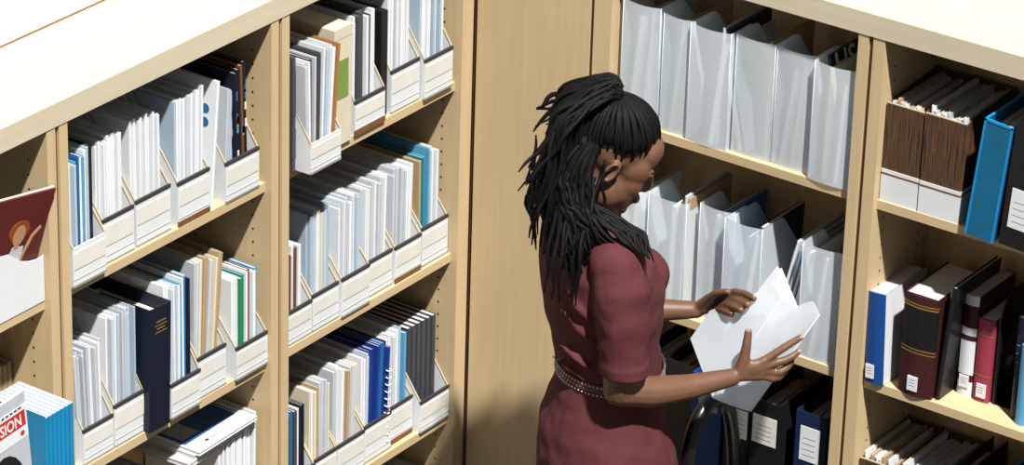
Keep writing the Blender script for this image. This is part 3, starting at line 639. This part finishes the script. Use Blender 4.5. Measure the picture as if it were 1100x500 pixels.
# right hand
def palm(pts, rad, flat): mb.tube(pts, rad, 14, 0, True, flat)
def finger(pts, r): mb.caps_chain(pts, [r, r*.97, r*.9, r*.78], 10)
RF = dict(i=[(.350, -.046, 1.051), (.391, -.036, 1.078), (.409, -.031, 1.089), (.426, -.027, 1.099)], m=[(.358, -.046, 1.040), (.395, -.037, 1.049), (.411, -.032, 1.056), (.423, -.024, 1.063)],
          r=[(.354, -.047, 1.027), (.386, -.038, 1.021), (.401, -.031, 1.028), (.411, -.022, 1.037)], p=[(.345, -.050, 1.016), (.372, -.046, 1.008), (.386, -.037, 1.007), (.395, -.027, 1.011)])
for k, v in RF.items(): finger(v, .0094 if k != 'p' else .0080); mb.caps_chain([(.292, -.056, 1.019), v[0]], [.014, .0105], 10)
mb.ell((.325, -.051, 1.032), (.034, .0135, .022), 16, 10, Euler((0, -.35, .1)).to_matrix())
mb.caps_chain([(.300, -.053, 1.024), (.308, -.050, 1.058), (.312, -.045, 1.088), (.314, -.037, 1.114)], [.0155, .0125, .0106, .0088], 10)
# left hand
LF = dict(i=[(.266, .210, 1.073), (.294, .160, 1.109), (.314, .115, 1.127), (.329, .070, 1.140)], m=[(.266, .210, 1.062), (.289, .160, 1.092), (.304, .110, 1.110), (.316, .070, 1.123)],
          r=[(.261, .210, 1.050), (.280, .155, 1.079), (.293, .105, 1.098), (.303, .075, 1.107)], p=[(.253, .215, 1.039), (.267, .170, 1.057), (.277, .130, 1.073), (.286, .105, 1.081)])
for k, v in LF.items(): finger(v, .0094 if k != 'p' else .0080); mb.caps_chain([(.222, .230, 1.030), v[0]], [.015, .0105], 10)
mb.caps_chain([(.226, .226, 1.040), (.240, .208, 1.066), (.256, .186, 1.092), (.276, .166, 1.106)], [.0145, .0115, .0095, .0075], 10)
# legs and feet
for sy in (-1, 1):
    x = .03-.03*sy; mb.caps_chain([(.03, sy*.085, .83), (x+.01, sy*.09, .50), (x, sy*.09, .28), (x-.01, sy*.09, .085)], [.085, .056, .050, .036], 14)
    mb.caps_chain([(x-.02, sy*.09, .045), (x+.06, sy*.095, .035), (x+.16, sy*.10, .025)], [.043, .034, .024], 12)
remesh(mb, 'body', skin, .0034, 3, per)
# face details
mb = MB(); mb.ell(H(.0925, 0, -.0655), (.0115, .020, .0100), 14, 8, HM); mb.build('lips', lip_m, per)
for sy in (-1, 1):
    mb = MB(); mb.tube([H(.0872-.012*abs(k/4)**2, sy*(.031+.0034*k), -.007-.002*abs(k)/4) for k in range(-4, 5)], .0016, 5); mb.build('eyelashes', hair_m, per)
    mb = MB(); mb.tube([H(.0965-.012*abs((k+1)/5)**2, sy*(.030+.004*k), .016+.003*(1-abs(k)/4)) for k in range(-4, 5)], .0022, 5); mb.build('eyebrow', hair_m, per)
for hand, F in (('r', RF), ('l', LF)):
    for k, v in F.items():
        a, b = Vector(v[2]), Vector(v[3]); t = (b-a).normalized(); nrm = Vector((0, -1, .45)) if hand == 'r' else Vector((0, -.3, 1)); nrm = (nrm - t*nrm.dot(t)).normalized()
        M3 = Matrix((t, t.cross(nrm), nrm)).transposed(); mb = MB(); mb.ell(b+nrm*.0048+t*.0015, (.0058, .0042, .0016), 10, 6, M3); mb.build('fingernail', nail, per)
mb = MB(); a, b = Vector((.312, -.045, 1.088)), Vector((.314, -.037, 1.114)); t = (b-a).normalized(); nrm = Vector((-.3, -1, 0)); nrm = (nrm-t*nrm.dot(t)).normalized(); M3 = Matrix((t, t.cross(nrm), nrm)).transposed()
mb.ell(b+nrm*.0052+t*.002, (.0072, .0055, .0018), 10, 6, M3); mb.build('fingernail', nail, per)
mb = MB(); c0 = Vector(RF['r'][0]).lerp(Vector(RF['r'][1]), .62); t = (Vector(RF['r'][1])-Vector(RF['r'][0])).normalized(); u_ = t.orthogonal().normalized(); w_2 = t.cross(u_)
mb.tube([c0+(u_*math.cos(a)+w_2*math.sin(a))*.0092 for a in [2*math.pi*k/16 for k in range(17)]], .0013, 6); mb.build('finger_ring', gold, per, 'thin gold ring')
# dress
mb = MB(); loft(mb, [ring(c, A, B, 28) for c, A, B in TR])
for sy in (-1, 1):
    mb.ell((.078+.012*sy, .058*sy+.018, 1.185), (.058, .060, .062), 16, 12)
SL = [(.026, -.138, 1.312), (.036, -.160, 1.262), (.042, -.170, 1.20), (.046, -.174, 1.14), (.048, -.175, 1.078)]
mb.tube(SL, [.060, .061, .057, .052, .0505], 18); mb.ell(SL[0], (.064, .062, .058), 16, 12)
mb.tube([(.048, -.175, 1.108), (.0485, -.1752, 1.077)], [.0535, .053], 18)
SLl = [(-.02, .140, 1.305), (-.021, .165, 1.22), (-.022, .185, 1.12), (-.022, .192, 1.075)]
mb.tube(SLl, [.060, .058, .053, .05], 18); mb.ell(SLl[0], (.062, .06, .056), 16, 12)
# soft fold ridges
for (p, q, rr) in [((-.075, -.125, 1.235), (-.02, -.150, 1.185), .008), ((-.085, -.11, 1.19), (0.0, -.145, 1.12), .008), ((-.09, -.085, 1.10), (-.02, -.135, 1.065), .007), ((-.10, -.05, 1.05), (-.03, -.13, 1.035), .006), ((.09, -.10, 1.14), (.06, -.12, 1.06), .008), ((.115, -.06, 1.13), (.105, -.07, 1.04), .007)]:
    p, q = Vector(p), Vector(q); mb.tube([p, p.lerp(q, .5)+Vector((0, -.004, 0)), q], [rr*.5, rr, rr*.5], 8)
remesh(mb, 'dress', dress_m, .0045, 5, per, folds=.013)
# studded belt
def wpt(a, z, grow):
    A, B = .1095+grow, .1295+grow; t = math.radians(18); zz = (z-1.008)
    A += abs(zz)*.10; B += abs(zz)*.2
    return Vector((.0245+A*math.cos(a)*math.cos(t)-B*math.sin(a)*math.sin(t), A*math.cos(a)*math.sin(t)+B*math.sin(a)*math.cos(t), z))
n = 48; mb = MB(); vs = []
for k in range(n):
    a = 2*math.pi*k/n
    vs += [wpt(a, .991, .0045), wpt(a, .991, .0015), wpt(a, 1.022, .0015), wpt(a, 1.022, .0045)]
fs = [(4*k+j, 4*((k+1) % n)+j, 4*((k+1) % n)+(j+1) % 4, 4*k+(j+1) % 4) for k in range(n) for j in range(4)]
mb.add(vs, fs, 0, True); blt = mb.build('belt', belt_m, per, 'narrow belt with pale studs')
mb = MB()
for k in range(84):
    for j, z in enumerate((.997, 1.0065, 1.016)): mb.ell(wpt(2*math.pi*(k+.5*(j % 2))/84, z, .0045), (.0024, .0024, .0024), 6, 4)
st = mb.build('belt_studs', stud_m, blt); st['kind'] = 'stuff'
# trousers
mb = MB()
for sy in (-1, 1):
    x = .03-.03*sy; mb.caps_chain([(.03, sy*.085, .80), (x+.01, sy*.09, .50), (x, sy*.09, .28), (x-.01, sy*.09, .10)], [.098, .072, .066, .060], 14)
remesh(mb, 'trousers', trouser_m, .007, 4, per)
# hair: locs gathered on the crown
def cat(pts, n):
    pts = [Vector(p) for p in pts]; P4 = [pts[0]*2-pts[1]] + pts + [pts[-1]*2-pts[-2]]; out = []
    for i in range(len(pts)-1):
        a, b, c, d = P4[i:i+4]
        for k in range(n):
            t = k/n; out.append(.5*((2*b)+(c-a)*t+(2*a-5*b+4*c-d)*t*t+(3*b-a-3*c+d)*t**3))
    return out + [pts[-1]]
random.seed(5)
hb = MB()
Tk = Vector((-.048, 0, .128))
def scalp(v, off=.004):
    c = Vector((-.012, 0, .035)); r = Vector((.098+off, .074+off, .088+off)); q = v-c; l = math.sqrt((q.x/r.x)**2+(q.y/r.y)**2+(q.z/r.z)**2); return c+q/l
HL = [(.086, 0, .082), (.081, .030, .076), (.070, .050, .060), (.058, .060, .040), (.040, .068, .026), (.020, .074, .022), (-.002, .077, .026), (-.025, .077, .015), (-.045, .072, -.015), (-.065, .060, -.035), (-.085, .035, -.045), (-.095, 0, -.05)]
hl = cat(HL, 5)[::2]
for sy in (-1, 1):
    for v in hl:
        p0 = scalp(Vector((v.x+random.uniform(-.007, .005), v.y*sy, v.z+random.uniform(-.011, .008))), .002); pts = []
        for k in range(7):
            t = k/6; q = p0.lerp(Tk, t)
            q = scalp(q, -.0030+.0080*min(1, t/.4)+.004*math.sin(math.pi*t)) if t < .8 else scalp(p0.lerp(Tk, .8), .006).lerp(Tk, (t-.8)/.2)
            pts.append(H(*q))
        pts = cat(pts, 2); hb.tube(pts, [.0012+.0050*min(1, i/7)+random.uniform(-.0003, .0003) for i in range(len(pts))], 7)
# second, inner layer closes the gaps away from the hairline
for sy in (-1, 1):
    for v in hl[::1]:
        p0 = scalp(Vector((v.x-.012, v.y*sy*.97, v.z+.012)), .001).lerp(Tk, .12)
        pts = [H(*scalp(p0.lerp(Tk, k/5), .001)) for k in range(5)]; hb.tube(pts, .007, 6)
TW = H(*Tk)
hb.ell(TW-Vector((.004, 0, .006)), (.018, .022, .018), 12, 8)
def loc(pts, r):
    pts = cat(pts, 5); n = len(pts); ph = random.uniform(0, 6)
    pts = [p+Vector((.0022*math.sin(i*1.1+ph), .0022*math.cos(i*.9+ph), 0))*min(1, i/6) for i, p in enumerate(pts)]
    hb.tube(pts, [r*(1+.06*math.sin(i*1.9+ph))*(1 if i < n-4 else (n-i)/5.2+.1) for i in range(n)], 6)
# pony: rise from the knot, arc over the back of the head and hang down the back
for i in range(185):
    u = random.random(); v = random.uniform(-1, 1)
    back = -.03-.068*u; yb = v*(.03+.085*min(1, u+.3))
    rise = .036*(1-.35*abs(v))*(.35+.65*random.random())*(1-.25*u)
    zend = random.uniform(1.42, 1.60) if i % 4 == 0 else random.choice([random.uniform(1.27, 1.36), random.uniform(1.30, 1.42)]) if u < .85 else random.uniform(1.29, 1.50)
    x1 = TW.x+back*.45; x2 = -.002+back*1.02-.006
    hang = -.055-.078*u+random.uniform(-.012, .012)
    pts = [TW+Vector((random.uniform(-.012, .006), v*.018, random.uniform(-.01, .012))), Vector((x1, yb*.45, TW.z+rise*.8)), Vector((x2, yb*.85, TW.z-.015+rise*.25-.03*u)), Vector((x2-.012*u, yb, 1.52-.02*u)), Vector((hang-.018*u, yb*1.05, 1.42)), Vector((hang-.012*u+random.uniform(-.016, .010)-(.022 if i % 4 == 0 else 0), yb*1.1, zend))]
    if i % 4 == 0: pts = pts[:4] + [pts[5]]; pts[3].x -= .012; pts[3].z = (pts[2].z+zend)*.5
    pts = [pts[0]] + [p+Vector((random.gauss(0, .006), random.gauss(0, .008), random.gauss(0, .006))) for p in pts[1:]]
    loc(pts, random.uniform(.0042, .0060))
# side curtain between ear and shoulder
for i in range(75):
    u = random.random(); x0 = -.03-.065*u
    ys = -.062-.02*random.random()
    e_x = -.06+.10*random.random()**1.3 if i % 3 == 0 else -.09+.06*random.random()
    zt = 1.375-.03*random.random() if e_x > -.02 else random.uniform(1.28, 1.36)
    pts = [H(-.05-.03*u, -.062, .06-.03*u), HC+Vector((x0-.012, ys-.012, -.005+random.uniform(-.02, .02))), HC+Vector((x0-.012+random.gauss(0, .006), ys-.028, -.055+random.uniform(-.025, .025))), Vector((x0+.25*(e_x-x0)+random.gauss(0, .005), -.108-.02*random.random(), 1.405+random.uniform(-.02, .02))), Vector((e_x, -.125-.03*random.random(), zt))]
    loc(pts, random.uniform(.0044, .0058))
# locs falling forward over the near shoulder and one loose in front of the ear
for i in range(9):
    pts = [HC+Vector((-.042, -.070, .02)), HC+Vector((-.04, -.095, -.06)), Vector((-.012+.006*i, -.122, 1.408)), Vector((.025+.007*i, -.148, 1.386)), Vector((.050+.006*i, -.165-.003*i, 1.366-.002*i))]
    loc(pts, .005)
loc([HC+Vector((-.012, -.076, .02)), HC+Vector((-.016, -.088, -.03)), HC+Vector((-.010, -.090, -.08)), Vector((-.002, -.098, 1.385))], .0036)
# a few longest locs down the back
for i in range(6):
    x = -.105+.013*i; loc([HC+Vector((x+.02, -.075, -.02)), Vector((x, -.115, 1.41)), Vector((x-.012, -.135-.012*(i % 3), 1.33)), Vector((x-.015, -.15-.008*(i % 2), 1.25-.012*(i % 3)))], .0048)
hr = hb.build('hair', hair_m, per, 'long black locs gathered on the crown'); hr['kind'] = 'stuff'
# ------------------------------------------------------------------ chair beside her
ch = empty('chair', (.63, -.40, 0), math.radians(34.652)); tag(ch, 'black chair with arched tubular back beside the woman', 'chair')
arch = [(.203, -.005, .0), (.203, .0, .45), (.203, .02, .70), (.208, .03, .80), (.226, .05, .862), (.255, .09, .878), (.285, .13, .850), (.302, .15, .79), (.314, .17, .67), (.32, .175, .45), (.325, .18, .0)]
mb = MB(); mb.tube(cat(arch, 4), .016, 12); mb.build('back_frame', chair_m, ch)
ax = Vector((.118, .178, 0)).normalized(); nx = Vector((ax.y, -ax.x, 0))
mb = MB(); c0 = Vector((.262, .088, .44)); q4 = [c0+ax*a*.10+nx*b for a, b in ((-1, 0), (1, 0), (1.3, .38), (-1.3, .38))]
mb.prism([(p.x, p.y) for p in q4], .43, .46, 'z'); mb.build('seat', chair_m, ch)
for s_ in (-1.2, 1.2):
    p = c0+ax*s_*.10+nx*.35; mb = MB(); mb.tube([(p.x, p.y, .43), (p.x+nx.x*.03, p.y+nx.y*.03, 0)], .011, 10); mb.build('leg', chair_m, ch)
